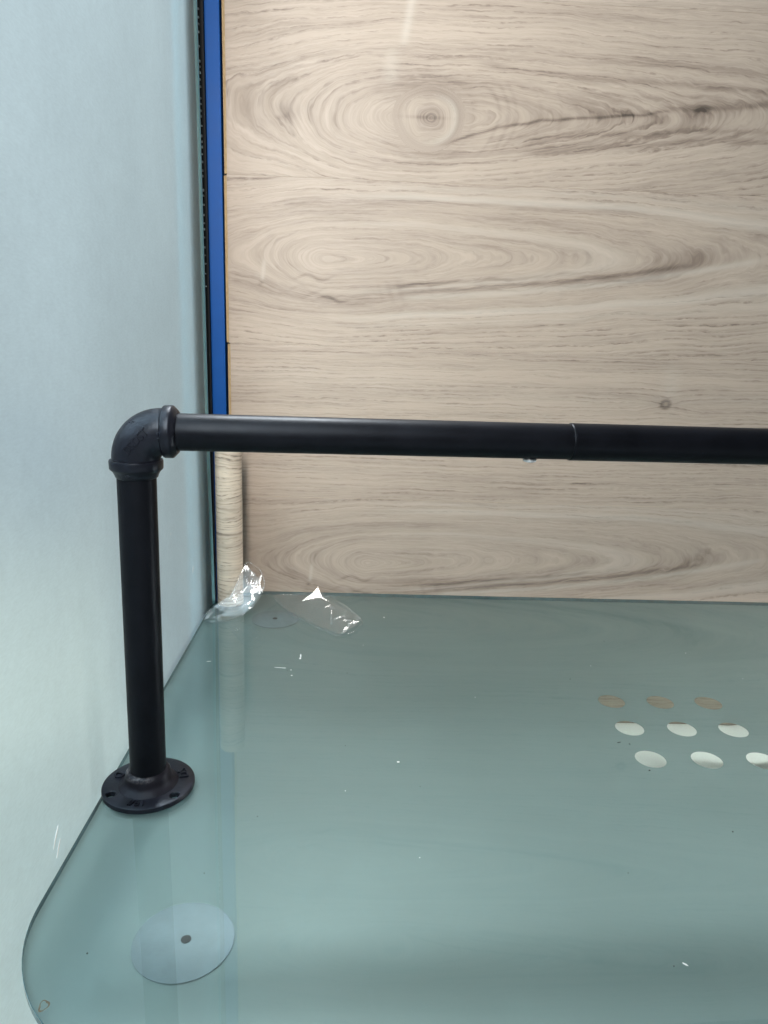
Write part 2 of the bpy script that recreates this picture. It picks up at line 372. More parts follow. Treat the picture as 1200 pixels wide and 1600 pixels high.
def field_knot(X, Z):
    # upper board: a round knot, a small blind knot to its left, a dark split running right
    E, u, v = eye(X, Z, 0.0929, 0.757, 3.0, 5.4, 0.125, 0.130, 0.045)
    E2, u2, v2 = eye(X, Z, -0.1293, 0.7535, 1.5, 3.0, 0.018, 0.016)
    wz = 0.0
    s = np.sign(v) * 1.0
    base = E
    k2 = gauss(np.hypot(u2 / 1.8, v2), 0.026)
    phi = base + 0.010 * k2 + 0.011 * vnoise(X, Z, 4.0, 8.0, 21) + 0.006 * vnoise(X, Z, 10, 24, 22)
    r = np.hypot((X - 0.0900) / 1.18, (Z - 0.757 - 0.08 * (X - 0.0929)) * 1.16 * (1 + 0.10 * np.tanh((X - 0.0929) / 0.03)))
    th0 = np.arctan2(Z - 0.757, (X - 0.0929) / 1.28)
    r = r * (1 + 0.07 * np.sin(2 * th0 + 0.9) + 0.05 * np.sin(3 * th0 + 2.0)) + 0.0030 * vnoise(X, Z, 30, 34, 61)
    inside = 1 - sst(0.036, 0.050, r)
    phi = phi * (1 - inside) + inside * (r * 0.62 + 0.8 + 0.006 * vnoise(X, Z, 40, 40, 63))
    ang = np.arctan2(Z - 0.757, (X - 0.0929) / 1.28)
    dark = 0.52 * (1 - sst(0.006, 0.032, r)) + 0.22 * (1 - sst(0.03, 0.075, r)) + 0.30 * gauss(r - 0.041, 0.0032) * (0.35 + 0.65 * sst(-0.6, 0.6, np.cos(ang - 0.3))) + 0.22 * gauss(r - 0.056, 0.016)
    dark += 0.45 * gauss(Z - 0.758, 0.0016) * gauss(X - 0.083, 0.022)
    pale = 0.30 * gauss(r - 0.0355, 0.0036) * (0.05 + 0.95 * sst(-0.4, 0.8, np.cos(ang + 0.2)))
    dark += 0.50 * gauss(np.hypot((X + 0.127) / 1.1, Z - 0.752), 0.010) + 0.16 * gauss(np.hypot((X + 0.120) / 1.6, Z - 0.757), 0.024)
    # arcs right of the knot
    for rr, a in ((0.070, 0.26), (0.080, 0.24), (0.088, 0.16), (0.112, 0.10), (0.135, 0.09)):
        re = np.hypot(u / 1.45, v)
        dark += a * gauss(re - rr + 0.006 * vnoise(X, Z, 30, 30, 5), 0.0014) * sst(0.02, 0.06, u) * (1 - sst(0.03, 0.06, np.abs(v)))
    # the split
    dz, mk = path_dist(X, Z + 0.004 * vnoise(X, Z, 45, 10, 31), [(0.118, 0.722), (0.16, 0.738), (0.215, 0.7531), (0.262, 0.7600), (0.312, 0.7655), (0.41, 0.774), (0.455, 0.7815)])
    dark += mk * (0.85 * gauss(dz, 0.0014) + 0.20 * gauss(dz - 0.004, 0.006) * sst(0.26, 0.34, X))
    dz, mk = path_dist(X, Z + 0.003 * vnoise(X, Z, 40, 10, 32), [(0.445, 0.7855), (0.52, 0.788), (0.62, 0.797), (0.75, 0.803)])
    dark += mk * (0.50 * gauss(dz, 0.0032) + 0.18 * gauss(dz, 0.011)) + 0.7 * gauss(np.hypot((X - 0.505) / 2.2, Z - 0.786), 0.0038)
    for pts, a, wd in (([(0.16, 0.834), (0.30, 0.823), (0.45, 0.818), (0.75, 0.812)], 0.50, 0.0034), ([(0.30, 0.800), (0.48, 0.799), (0.75, 0.793)], 0.20, 0.004),
                       ([(0.23, 0.733), (0.33, 0.745), (0.5, 0.754), (0.75, 0.766)], 0.42, 0.0032), ([(0.24, 0.716), (0.38, 0.729), (0.52, 0.742), (0.75, 0.752)], 0.52, 0.0040),
                       ([(0.33, 0.848), (0.5, 0.842), (0.75, 0.835)], 0.34, 0.0034)):
        dz, mk = path_dist(X, Z + 0.004 * vnoise(X, Z, 18, 8, 33), pts); dark += mk * a * gauss(dz, wd)
    # pale sliver above the knot, darker shoulder beside it
    dz = (X - (0.047 + 0.16 * (Z - 0.86))) ; pale += 0.50 * gauss(dz, 0.0042) * sst(0.848, 0.866, Z) + 0.30 * gauss(X - 0.028, 0.008) * sst(0.79, 0.82, Z) * (1 - sst(0.83, 0.86, Z))
    dark += 0.26 * gauss(X - 0.085, 0.055) * gauss(Z - 0.818, 0.022) + 0.16 * sst(0.0, 0.35, X) * gauss(Z - 0.78, 0.05)
    fine = np.where(r < 0.06, 0.30, 0.75) * (1 - 0.75 * gauss(np.hypot((u + 0.06) / 3.2, v), 0.036))
    return phi, dark, pale, fine
def field_oval(cx, cz):
    def f(X, Z):
        E, u, v = eye(X, Z, cx, cz, 1.75, 7.2, 0.062, 0.100, 0.040)
        phi = E + 0.010 * vnoise(X - cx, Z - cz, 4.0, 9.0, 41) + 0.005 * vnoise(X - cx, Z - cz, 12, 26, 42)
        low = 1 - sst(-0.075, -0.045, v)
        dark = 0.0 * X; pale = 0.0 * X
        # growth bands of the drawn-out figure
        for e, a, wd in ((0.018, 0.10, 0.003), (0.034, 0.30, 0.0030), (0.043, 0.36, 0.0032), (0.056, 0.26, 0.0045), (0.068, 0.30, 0.0050), (0.0845, 0.34, 0.0045)):
            dark += a * gauss(phi - e, wd) * (0.45 + 0.75 * sst(-0.25, 0.45, vnoise(X, Z, 7, 20, int(e * 1e4))))
        for e, a, wd in ((0.050, 0.22, 0.0030), (0.0915, 0.40, 0.0034), (0.105, 0.16, 0.003)):
            pale += a * gauss(phi - e, wd) * sst(-0.02, 0.12, u)
        # brown smoulder at the tip and under the figure
        dark += 0.30 * gauss(np.hypot((u - 0.585) / 2.2, v + 0.004), 0.013) + 0.24 * gauss(np.hypot((u - 0.63) / 3.2, v - 0.030), 0.010)
        dz, mk = path_dist(u, v + 0.004 * vnoise(X, Z, 30, 12, 43), [(-0.16, -0.018), (-0.08, -0.048), (-0.02, -0.062), (0.04, -0.066), (0.12, -0.052), (0.22, -0.047), (0.34, -0.040), (0.48, -0.028), (0.58, -0.014)])
        dark += mk * (0.30 * gauss(dz, 0.010) + 0.45 * gauss(dz - 0.002, 0.0026) * sst(0.08, 0.16, u))
        dz, mk = path_dist(u, v + 0.003 * vnoise(X, Z, 34, 12, 44), [(0.10, -0.043), (0.20, -0.036), (0.30, -0.031), (0.40, -0.022)])
        dark += mk * 0.60 * gauss(dz, 0.0020)
        dz, mk = path_dist(u, v, [(0.12, -0.060), (0.30, -0.052), (0.45, -0.040), (0.60, -0.020), (0.70, -0.004)])
        pale += mk * 0.38 * gauss(dz, 0.0036)
        # right shoulder of the oval: dense dark growth
        ringy = 0.5 + 0.5 * np.cos(phi * 2 * np.pi / 0.0062 + 3 * vnoise(X, Z, 8, 8, 47))
        dark += 0.30 * gauss(np.hypot((u - 0.075) / 1.3, (v + 0.015) / 1.6), 0.030) * (0.25 + 0.75 * ringy)
        # bark inclusions below the heart
        for px_, pz_, l_, a in ((-0.018, -0.028, 0.020, 0.7), (-0.030, -0.046, 0.020, 0.35), (0.012, -0.060, 0.014, 0.8), (-0.005, -0.056, 0.022, 0.35)):
            dark += a * gauss(Z - cz - pz_ + 0.004 * np.sin((u - px_) * 130), 0.0016) * gauss(u - px_, l_)
        # fine cross wrinkles right of the heart
        cw = np.clip(vnoise(X + 0.35 * Z, Z, 120, 34, 45) * 2.4 - 0.15, 0, 1)
        dark += 0.22 * cw * gauss(u - 0.125, 0.036) * gauss(v + 0.046, 0.014)
        dark += 0.6 * gauss(np.hypot(u + 0.103, v + 0.040), 0.0022); pale += 0.45 * gauss(u + 0.101 - 0.1 * (v + 0.04), 0.002) * sst(-0.04, -0.03, v) * (1 - sst(-0.012, 0.0, v))
        dark += 0.10 * np.clip(vnoise(X, Z, 1.5, 30, 46), 0, 1)
        fine = 0.35 + 0.6 * sst(0.07, 0.12, E)
        return phi, dark, np.clip(pale, 0, 0.9), fine
    return f

def make_board(z0, z1, x0, field, seed, parent, fine_step, y=WALL_Y):
    """one laminate plank with its printed face as a fine grid, fibreboard edges"""
    x1 = 1.35; g = 0.00008
    xs = np.concatenate([np.arange(x0, 0.80, fine_step), np.arange(0.80, x1 + 0.001, 0.01)])
    zs = np.linspace(z0 + g, z1 - g, max(3, int((z1 - z0) / (fine_step * 0.8))))
    X, Z = np.meshgrid(xs, zs); nz, nx = X.shape
    phi, dark, pale, fine = field(X, Z)
    edge = np.minimum(np.minimum(Z - zs[0], zs[-1] - Z), X - x0)
    Y = y + 0.00022 * (1 - sst(0.0, 0.0012, edge)) ** 2
    co = np.stack([X, Y, Z], -1).reshape(-1, 3)
    n = nx * nz
    idx = np.arange(n).reshape(nz, nx)
    quads = np.stack([idx[:-1, :-1], idx[:-1, 1:], idx[1:, 1:], idx[1:, :-1]], -1).reshape(-1, 4)
    back = np.array([[x0, y + 0.008, zs[0]], [x1, y + 0.008, zs[0]], [x1, y + 0.008, zs[-1]], [x0, y + 0.008, zs[-1]]])
    co = np.concatenate([co, back])
    b0, b1, b2, b3 = n, n + 1, n + 2, n + 3
    sides = [list(idx[0, ::-1]) + [b0, b1], list(idx[-1, :]) + [b2, b3], list(idx[:, 0]) + [b3, b0], list(idx[::-1, -1]) + [b1, b2], [b0, b3, b2, b1]]
    me = bpy.data.meshes.new('board')
    me.from_pydata(co.tolist(), [], quads.tolist() + [[int(q) for q in s] for s in sides])
    me.materials.append(M_wood); me.materials.append(M_fibre)
    mi = np.zeros(len(me.polygons), dtype=np.int32); mi[len(quads):] = 1
    me.polygons.foreach_set('material_index', mi)
    gr = np.zeros((n + 4, 3), dtype=np.float32); gr[:n, 0] = X.ravel() + seed * 3.1; gr[:n, 1] = phi.ravel() + seed * 1.7; gr[:n, 2] = seed * 5.3 + Z.ravel() * 9.0
    tn = np.zeros((n + 4, 3), dtype=np.float32); tn[:n, 0] = dark.ravel(); tn[:n, 1] = np.clip(pale, 0, 0.92).ravel(); tn[:n, 2] = fine.ravel()
    for nm, arr in (('grain', gr), ('tone', tn)):
        a = me.attributes.new(nm, 'FLOAT_VECTOR', 'POINT'); a.data.foreach_set('vector', arr.ravel())
    me.update()
    o = link('board', me, [M_wood, M_fibre], parent, smooth=40)
    # click-joint lip that shows past the printed face at the plank's end
    bm = bmesh.new(); e = 0.0012
    bm_box(bm, x0 - 0.0048, x0 - 0.0006, y + 0.0032, y + 0.0078, z0 + e, z1 - e, 0.0005, 1)
    bm_box(bm, x0 - 0.0022, x0 - 0.0002, y + 0.0012, y + 0.0030, z0 + e, z1 - e, 0.0003, 1)
    from_bm('tongue', bm, M_fibre, o)
    return o
boards = empty('laminate_board_wall', (0, 0, 0), 'pale greyish beige oak-look laminate boards cladding the wall behind the black pipe rail', 'wall cladding')
ROWS = [(-0.249, -0.0872, -0.2180, field_straight(60, 0.007), 6, 0.006), (-0.0872, 0.1640, -0.2170, field_oval(0.0159, 0.0496), 2, 0.0026),
        (0.1640, 0.4150, -0.2165, field_straight(70, 0.007, (0.5043, 0.3392)), 3, 0.0030), (0.4150, 0.6668, -0.2180, field_oval(-0.0638, 0.5489), 2, 0.0026),
        (0.6668, 0.9185, -0.2172, field_knot, 5, 0.0026), (0.9185, 1.0250, -0.2180, field_straight(80), 7, 0.005)]
for z0, z1, x0, fld, sd, st in ROWS:
    make_board(z0, z1, x0, fld, sd, boards, st)

# ------------------------------------------------------------------ blue painted upright and black seal in the corner
bp = empty('blue_upright', (-0.235, 1.21, -0.249), 'narrow blue painted upright between the frosted pane and the boards', 'post')
def child(name, bm, mat, parent, smooth=None):
    bmesh.ops.translate(bm, vec=-parent.location, verts=bm.verts[:]); return from_bm(name, bm, mat, parent, smooth)
bm = bmesh.new(); bm_box(bm, -0.2470, -0.2248, WALL_Y, 1.2255, -0.249, 1.22, 0.0010, 2)
child('face', bm, M_blue, bp)
bm = bmesh.new(); bm_box(bm, -0.276, -0.270, 1.060, 1.128, -0.249, 1.00, 0.001, 1)  # added strip: its aqua colour stands in for the pane edge's teal glow
child('edge_tint_strip', bm, M_aqua, bp)
seal = empty('rubber_seal', (-0.26, 1.20, -0.249), 'black rubber seal strip with tiny pale teeth beside the blue upright', 'seal')
bm = bmesh.new(); bm_box(bm, -0.300, -0.2474, 1.1975, 1.2255, -0.249, 1.22, 0.001, 2)
child('strip', bm, M_rubber, seal)
bm = bmesh.new(); bm_box(bm, -0.285, -0.264, 1.129, 1.1972, -0.249, 1.22, 0.001, 1)  # added black piece, blocks lamp light leaking past the pane's far edge
child('leak_block', bm, M_rubber, seal)
bm = bmesh.new()
z = 0.50
while z < 0.885:
    k = (z - 0.50) / 0.385; wd = 0.0042 * (1 - 0.55 * k)
    x = -0.2528 - 0.0010 * k + random.uniform(-0.0004, 0.0004)
    bm_box(bm, x - 0.5 * wd, x + 0.5 * wd, 1.1945, 1.1974, z, z + random.uniform(0.0018, 0.0034))
    z += random.choice((0.008, 0.010, 0.0135, 0.019)) * random.uniform(0.85, 1.15)
tt = child('seal_teeth', bm, M_tooth, seal); tt['kind'] = 'stuff'

# ------------------------------------------------------------------ frosted pane on the left
PX = -0.2435
pane = empty('frosted_glass_pane', (PX, 0.4, -0.249), 'tall upright frosted glass pane along the left side, lit from behind', 'glass pane')
far = [(-0.2488, 1.190), (0.0, 1.172), (0.31, 1.153), (0.60, 1.148), (0.90, 1.141), (1.00, 1.139)]
y_near = 0.02
bm = bmesh.new(); th = 0.008
fr = [bm.verts.new((PX, y, z)) for z, y in far] + [bm.verts.new((PX, y_near, 1.00)), bm.verts.new((PX, y_near, -0.2488))]
bk = [bm.verts.new((v.co.x - th, v.co.y, v.co.z)) for v in fr]
f0 = bm.faces.new(fr); f0.material_index = 0
f1 = bm.faces.new(bk[::-1]); f1.material_index = 1
N_ = len(fr)
for k in range(N_):
    ff = bm.faces.new((fr[k], bk[k], bk[(k + 1) % N_], fr[(k + 1) % N_])); ff.material_index = 2
child('sheet', bm, [M_pane, M_paneback, M_paneedge], pane)
# polished edge bead along the far edge
bm = bmesh.new()
pts = [(PX + 0.0012, y - 0.004, z) for z, y in far]
vsA = []
for p in pts:
    vsA.append([bm.verts.new((p[0] - 0.0016, p[1] - 0.022, p[2])), bm.verts.new((p[0] - 0.0002, p[1] - 0.009, p[2])), bm.verts.new((p[0] - 0.0008, p[1] + 0.0006, p[2])), bm.verts.new((p[0] - 0.0030, p[1] + 0.0008, p[2]))])
for a, b in zip(vsA[:-1], vsA[1:]):
    for k in range(4): bm.faces.new((a[k], a[(k + 1) % 4], b[(k + 1) % 4], b[k]))
bm.faces.new(vsA[0]); bm.faces.new(vsA[-1])
child('polished_edge', bm, M_paneedge, pane, 60)
# chips and scuffs on the pane
def scuff(pts_, parent, mat, x):
    bm = bmesh.new(); vs_ = [bm.verts.new((x, p[0], p[1])) for p in pts_]
    bm.faces.new(vs_); bm.normal_update(); bmesh.ops.solidify(bm, geom=bm.faces[:], thickness=0.0002)
    return child('scuff', bm, mat, parent)
def blade(y, z, dy, dz, w_, n=7, seed=0):
    r = random.Random(seed); a, b = [], []
    L = math.hypot(dy, dz); ny, nz = -dz / L, dy / L
    for k in range(n):
        t_ = k / (n - 1); ww = w_ * math.sin(math.pi * (0.08 + 0.84 * t_)) * r.uniform(0.6, 1.1)
        a.append((y + dy * t_ + ny * ww, z + dz * t_ + nz * ww)); b.append((y + dy * t_ - ny * ww, z + dz * t_ - nz * ww))
    return a + b[::-1]
for y, z, dy, dz, w_ in ((0.5165, 0.016, 0.012, 0.014, 0.0013), (0.521, 0.004, 0.009, 0.012, 0.0014), (1.017, 0.087, 0.004, 0.010, 0.0016), (0.905, 0.175, 0.002, 0.003, 0.0008)):
    scuff(blade(y, z, dy, dz, w_, seed=int(y * 1000)), pane, M_white, PX + 0.0004)

# ------------------------------------------------------------------ glass table
TX0, TX1, TY0, TY1, TH = -0.238, 0.86, 0.345, 1.186, 0.0062
table = empty('glass_table', (0.31, 0.765, -0.25), 'low glass table with frosted underside, round clear spots and rounded corners', 'table')
DOTS = [(x, y) for y in (0.8260, 0.7615, 0.6970) for x in (0.3240, 0.3865, 0.4485)]
outline = rounded_rect(TX0, TX1, TY0, TY1, (0.13, 0.13, 0.085, 0.085))
bm = bmesh.new()
top = [bm.verts.new((x, y, 0)) for x, y in outline]
bev = [bm.verts.new((x, y, -0.0004)) for x, y in rounded_rect(TX0 - 0.0004, TX1 + 0.0004, TY0 - 0.0004, TY1 + 0.0004, (0.1304, 0.1304, 0.0854, 0.0854))]
bot = [bm.verts.new((x, y, -TH)) for x, y in rounded_rect(TX0 - 0.0004, TX1 + 0.0004, TY0 - 0.0004, TY1 + 0.0004, (0.1304, 0.1304, 0.0854, 0.0854))]
ft = bm.faces.new(top); ft.material_index = 0
n_ = len(top)
for A, B in ((top, bev), (bev, bot)):
    for k in range(n_):
        ff = bm.faces.new((A[k], A[(k + 1) % n_], B[(k + 1) % n_], B[k])); ff.material_index = 1
edges = [bm.edges.get((bot[k], bot[(k + 1) % n_])) for k in range(n_)]
NR = 40; DR = 0.0164
for dx, dy in DOTS:
    ring = [bm.verts.new((dx + DR * math.cos(2 * math.pi * k / NR), dy + DR * math.sin(2 * math.pi * k / NR), -TH)) for k in range(NR)]
    edges += [bm.edges.new((ring[k], ring[(k + 1) % NR])) for k in range(NR)]
res = bmesh.ops.triangle_fill(bm, use_beauty=True, use_dissolve=False, edges=edges)
for g_ in res['geom']:
    if isinstance(g_, bmesh.types.BMFace): g_.material_index = 2
for f in bm.faces:
    f.normal_update()
bmesh.ops.translate(bm, vec=-table.location, verts=bm.verts[:])
me = bpy.data.meshes.new('glass_top')
for f in bm.faces:
    if f.material_index == 0 and f.normal.z < 0: f.normal_flip()
    if f.material_index == 2 and f.normal.z > 0: f.normal_flip()
bm.to_mesh(me); bm.free()
link('glass_top', me, [M_top, M_rim, M_frost], table)
def disc_mesh(name, r, t, n=48, bev=0.0):
    bm = bmesh.new(); bm_lathe(bm, [(0, 0), (r - bev, 0), (r, -bev), (r, -t), (0, -t)] if bev else [(0, 0), (r, 0), (r, -t), (0, -t)], n)
    bmesh.ops.remove_doubles(bm, verts=bm.verts[:], dist=1e-7)
    bmesh.ops.recalc_face_normals(bm, faces=bm.faces[:])
    me = bpy.data.meshes.new(name); bm.to_mesh(me); bm.free(); return me
bm = bmesh.new(); bmesh.ops.create_circle(bm, cap_ends=True, segments=NR, radius=DR * 0.9995)
me_dot = bpy.data.meshes.new('clear_spot'); bm.to_mesh(me_dot); bm.free()
for dx, dy in DOTS:
    o = link('clear_spot', me_dot, M_dot, table); o.location = Vector((dx, dy, -TH)) - table.location
me_pad = disc_mesh('mounting_disc', 0.0368, 0.0003, 64)
me_bolt = disc_mesh('bolt', 0.0038, 0.0002, 24)
bm = bmesh.new(); bm_lathe(bm, [(0, -0.0066), (0.030, -0.0066), (0.032, -0.009), (0.022, -0.012), (0.0135, -0.020), (0.0125, -0.22), (0.019, -0.236), (0.020, -0.2498), (0, -0.2498)], 40)
bmesh.ops.remove_doubles(bm, verts=bm.verts[:], dist=1e-7); bmesh.ops.recalc_face_normals(bm, faces=bm.faces[:])
me_leg = bpy.data.meshes.new('leg'); bm.to_mesh(me_leg); bm.free(); me_leg.materials.append(M_legsteel); me_leg.shade_smooth()
for k, (x, y) in enumerate(((-0.1216, 0.4475), (-0.1295, 1.0740), (0.745, 0.444), (0.745, 1.066))):
    p = link('mounting_disc', me_pad, M_pad, table); p.location = Vector((x, y, -0.0052)) - table.location; p.rotation_euler.z = k * 1.3
    b_ = link('bolt', me_bolt, M_rubber, p); b_.location = (0.0015, 0.001, 0.00035)
    l_ = link('leg', me_leg, M_legsteel, table); l_.location = Vector((x, y, 0)) - table.location
# dried ring of residue near the front corner
bm = bmesh.new(); nR = 26
for k in range(nR):
    pass
ringv = []
for k in range(nR):
    a = 2 * math.pi * k / nR; ro = 0.0043 + 0.0006 * math.sin(3 * a + 1); ri = ro - 0.0011 - 0.0005 * math.sin(2 * a)
    ringv.append((bm.verts.new((-0.1979 + 0.75 * ro * math.cos(a), 0.3890 + ro * math.sin(a), 0.0001)), bm.verts.new((-0.1979 + 0.75 * ri * math.cos(a), 0.3890 + ri * math.sin(a), 0.0001))))
for k in range(nR):
    a, b = ringv[k], ringv[(k + 1) % nR]
    bm.faces.new((a[0], b[0], b[1], a[1]))
bm.normal_update(); bmesh.ops.solidify(bm, geom=bm.faces[:], thickness=0.0002)
child('residue_ring', bm, M_ring, table)

# ------------------------------------------------------------------ black iron pipe rail
BX, BY = -0.1980, 0.6262
rail = empty('pipe_rail', (BX, BY, 0.0), 'black iron pipe rail with elbow and round floor flange standing on the glass', 'rail')
EC = Vector((0.0027, -0.0007, 0.3463))          # elbow corner relative to the flange centre
YAW = math.radians(3.2)
RD = Vector((math.cos(YAW), math.sin(YAW), -0.0025)).normalized()
def flange(parent, rot):
    R, R0, T = 0.0432, 0.036, 0.0052
    bm = bmesh.new(); nO = 96
    prof = [(R - 0.0006, 0.0), (R, 0.0006), (R, T - 0.0012), (R - 0.0003, T - 0.0005), (R - 0.0012, T)]
    rings = [[bm.verts.new((r * math.cos(2 * math.pi * k / nO), r * math.sin(2 * math.pi * k / nO), z)) for k in range(nO)] for r, z in prof]
    for A, B in zip(rings[:-1], rings[1:]):
        for k in range(nO): bm.faces.new((A[k], A[(k + 1) % nO], B[(k + 1) % nO], B[k]))
    holes = []
    for a in (math.radians(90), math.radians(214), math.radians(326)):
        cx, cy = R0 * math.cos(a), R0 * math.sin(a)
        h = [[bm.verts.new((cx + rr * math.cos(2 * math.pi * k / 24), cy + rr * math.sin(2 * math.pi * k / 24), zz)) for k in range(24)] for rr, zz in ((0.0044, 0.0), (0.0044, T - 0.0006), (0.0050, T))]
        for A, B in zip(h[:-1], h[1:]):
            for k in range(24): bm.faces.new((A[k], B[k], B[(k + 1) % 24], A[(k + 1) % 24]))
        holes.append(h)
    for ring, zi in ((rings[-1], 2), (rings[0], 0)):
        es = [bm.edges.get((ring[k], ring[(k + 1) % nO])) for k in range(nO)]
        for h in holes: es += [bm.edges.get((h[zi][k], h[zi][(k + 1) % 24])) for k in range(24)]
        bmesh.ops.triangle_fill(bm, use_beauty=True, use_dissolve=False, edges=es)
    fl = from_bm('flange', bm, M_cast, parent, 35)
    bm = bmesh.new()
    bm_lathe(bm, [(0.0160, 0.004), (0.0290, 0.0046), (0.0262, 0.0062), (0.0240, 0.0085), (0.0222, 0.0100), (0.0216, 0.0125), (0.0214, 0.0150), (0.0208, 0.0172), (0.0192, 0.0195), (0.0174, 0.0205), (0.0160, 0.0206)], 64)
    hb = from_bm('hub', bm, M_hub, fl, 60)
    for v in hb.data.vertices:
        q = mnoise.noise(v.co * 140) * 0.0006 + mnoise.noise(v.co * 420) * 0.00025
        d = Vector((v.co.x, v.co.y, 0)).normalized(); v.co += d * q
    for txt, ang, sz, rr in (('DS', 26, 0.0130, 0.0335), ('D', 164, 0.0130, 0.0335), ('I/81', 268, 0.0110, 0.0345)):
        me = text_mesh(txt, sz, 0.0011); a = math.radians(ang)
        for v in me.vertices:
            # follow the round of the flange, tops of the letters towards the hub
            th_ = a + v.co.x / rr; r2 = rr - v.co.y; z = v.co.z
            v.co = Vector((r2 * math.cos(th_), r2 * math.sin(th_), T + 0.0003 + z))
        link('lettering', me, M_cast, fl, smooth=30)
    return fl
fl = flange(rail, 0)
# post
bm = bmesh.new(); R = 0.0167
zs = [0.0150 + (0.312 - 0.0150) * k / 40 for k in range(41)]
bm_sweep(bm, [(EC.x * z / 0.3468, EC.y * z / 0.3468, z) for z in zs], [R * (1.004 if k % 7 == 3 else 1.0) for k in range(41)], 56)
from_bm('post', bm, M_pipe, rail, 50)
# elbow
def elbow(parent, corner, dirx, name='elbow', text=True):
    rb = 0.0242; Rb = 0.0203; Rc = 0.0226
    pts, rad = [], []
    def add(p, r): pts.append(p); rad.append(r)
    zb = -0.0405
    for dz, r in ((0.0, 0.0170), (0.0006, 0.0178), (0.0030, 0.0186), (0.0060, 0.0203), (0.0076, 0.0221), (0.0086, 0.0226), (0.0146, 0.0227), (0.0157, 0.0224), (0.0163, 0.0212), (0.0168, 0.0206)):
        add(corner + Vector((0, 0, zb + dz)), r)
    nA = 22
    for k in range(nA + 1):
        a = 0.5 * math.pi * k / nA
        add(corner + Vector((0, 0, -rb)) + dirx * (rb - rb * math.cos(a)) + Vector((0, 0, rb * math.sin(a))), Rb + 0.0004 * math.sin(2 * a))
    for dz, r in ((0.0168, 0.0206), (0.0163, 0.0212), (0.0157, 0.0222), (0.0146, 0.0227), (0.0080, 0.0228), (0.0066, 0.0224), (0.0046, 0.0206), (0.0022, 0.0184), (0.0016, 0.0172), (0.0040, 0.0162)):
        add(corner + dirx * (0.0240 + (0.0168 - dz) * 0.86), r)
    bm = bmesh.new(); bm_sweep(bm, pts, rad, 56)
    for v in bm.verts:
        v.co += (v.co - corner).normalized() * (mnoise.noise(v.co * 120) * 0.00022 + mnoise.noise(v.co * 330) * 0.00010)
    el = from_bm(name, bm, M_cast, parent, 42)
    if text:
        me = text_mesh('DSDST', 0.0098, 0.0009)
        ca, sa = math.cos(math.radians(47)), math.sin(math.radians(47))
        cc = corner + Vector((rb, 0, -rb))
        for v in me.vertices:
            lx, lz, e = v.co.x * 0.92 + 0.0022, v.co.y + 0.0008, v.co.z
            X = 0.0055 + lx * ca - lz * sa; Z = -0.0085 + lx * sa + lz * ca
            p = Vector((corner.x + X, 0, corner.z + Z))
            d = Vector((p.x - cc.x, 0, p.z - cc.z)).length - rb
            d = max(-0.0195, min(0.0195, d))
            v.co = Vector((p.x, corner.y - math.sqrt(Rb * Rb - d * d) - 0.0001 - e, p.z))
        link('lettering', me, M_cast, el, smooth=30)
        me = text_mesh('2', 0.0058, 0.0005)
        for v in me.vertices:
            e = v.co.z; x = v.co.x - 0.0035; z = v.co.y + zb + 0.0048
            v.co = Vector((corner.x + x, corner.y - math.sqrt(0.0200 ** 2 - x * x) - 0.0002 - e, corner.z + z))
        link('lettering', me, M_cast, el, smooth=30)
        # small casting nubs
        for x, z, r in ((-0.0005, -0.0355, 0.0011), (0.0256, 0.0015, 0.0009), (0.0258, -0.0030, 0.0010), (-0.0005, 0.0085, 0.0010), (0.0030, 0.0095, 0.0009)):
            dd = Vector((x - rb, 0, z + rb)).length - rb if (x < rb and z > -rb) else (z if x >= rb else x)
            rr = 0.0227 if (x >= rb or z < -rb) else Rb
            y = -math.sqrt(max(1e-6, rr * rr - dd * dd))
            bm = bmesh.new()
            q = bmesh.ops.create_icosphere(bm, subdivisions=2, radius=r)
            bmesh.ops.scale(bm, vec=(1, 0.5, 1), verts=q['verts']); bmesh.ops.translate(bm, vec=corner + Vector((x, y, z)), verts=q['verts'])
            from_bm('casting_nub', bm, M_cast, el, 60)
    return el
elbow(rail, EC, Vector((RD.x, RD.y, 0)).normalized())
# telescopic rail: slim tube, then the wider sleeve that it slides into
def along(s): return EC + RD * s
S1 = 0.3830
bm = bmesh.new(); bm_sweep(bm, [along(0.030 + (S1 + 0.03 - 0.030) * k / 30) for k in range(31)], [0.01615] * 31, 56)
from_bm('inner_tube', bm, M_tube, rail, 50)
SL = [(S1, 0.0163), (S1, 0.0165), (S1 + 0.0006, 0.0169), (S1 + 0.0016, 0.01700), (S1 + 0.0040, 0.01695), (S1 + 0.0075, 0.01685)] + [(S1 + 0.01 + 0.05 * k, 0.01685) for k in range(10)] + [(0.875, 0.01685)]
bm = bmesh.new(); bm_sweep(bm, [along(s) for s, r in SL], [r for s, r in SL], 56)
from_bm('outer_sleeve', bm, M_tube, rail, 50)
# locking screw on the underside
bm = bmesh.new()
bm_lathe(bm, [(0, 0.006), (0.0028, 0.006), (0.0028, 0.0), (0.0058, -0.0002), (0.0064, -0.0012), (0.0060, -0.0028), (0.0042, -0.0036), (0, -0.0038)], 32)
bmesh.ops.remove_doubles(bm, verts=bm.verts[:], dist=1e-7)
bmesh.ops.translate(bm, vec=along(0.3480) + Vector((0, 0, -0.0157)), verts=bm.verts[:])
from_bm('locking_screw', bm, M_steel, rail, 40)
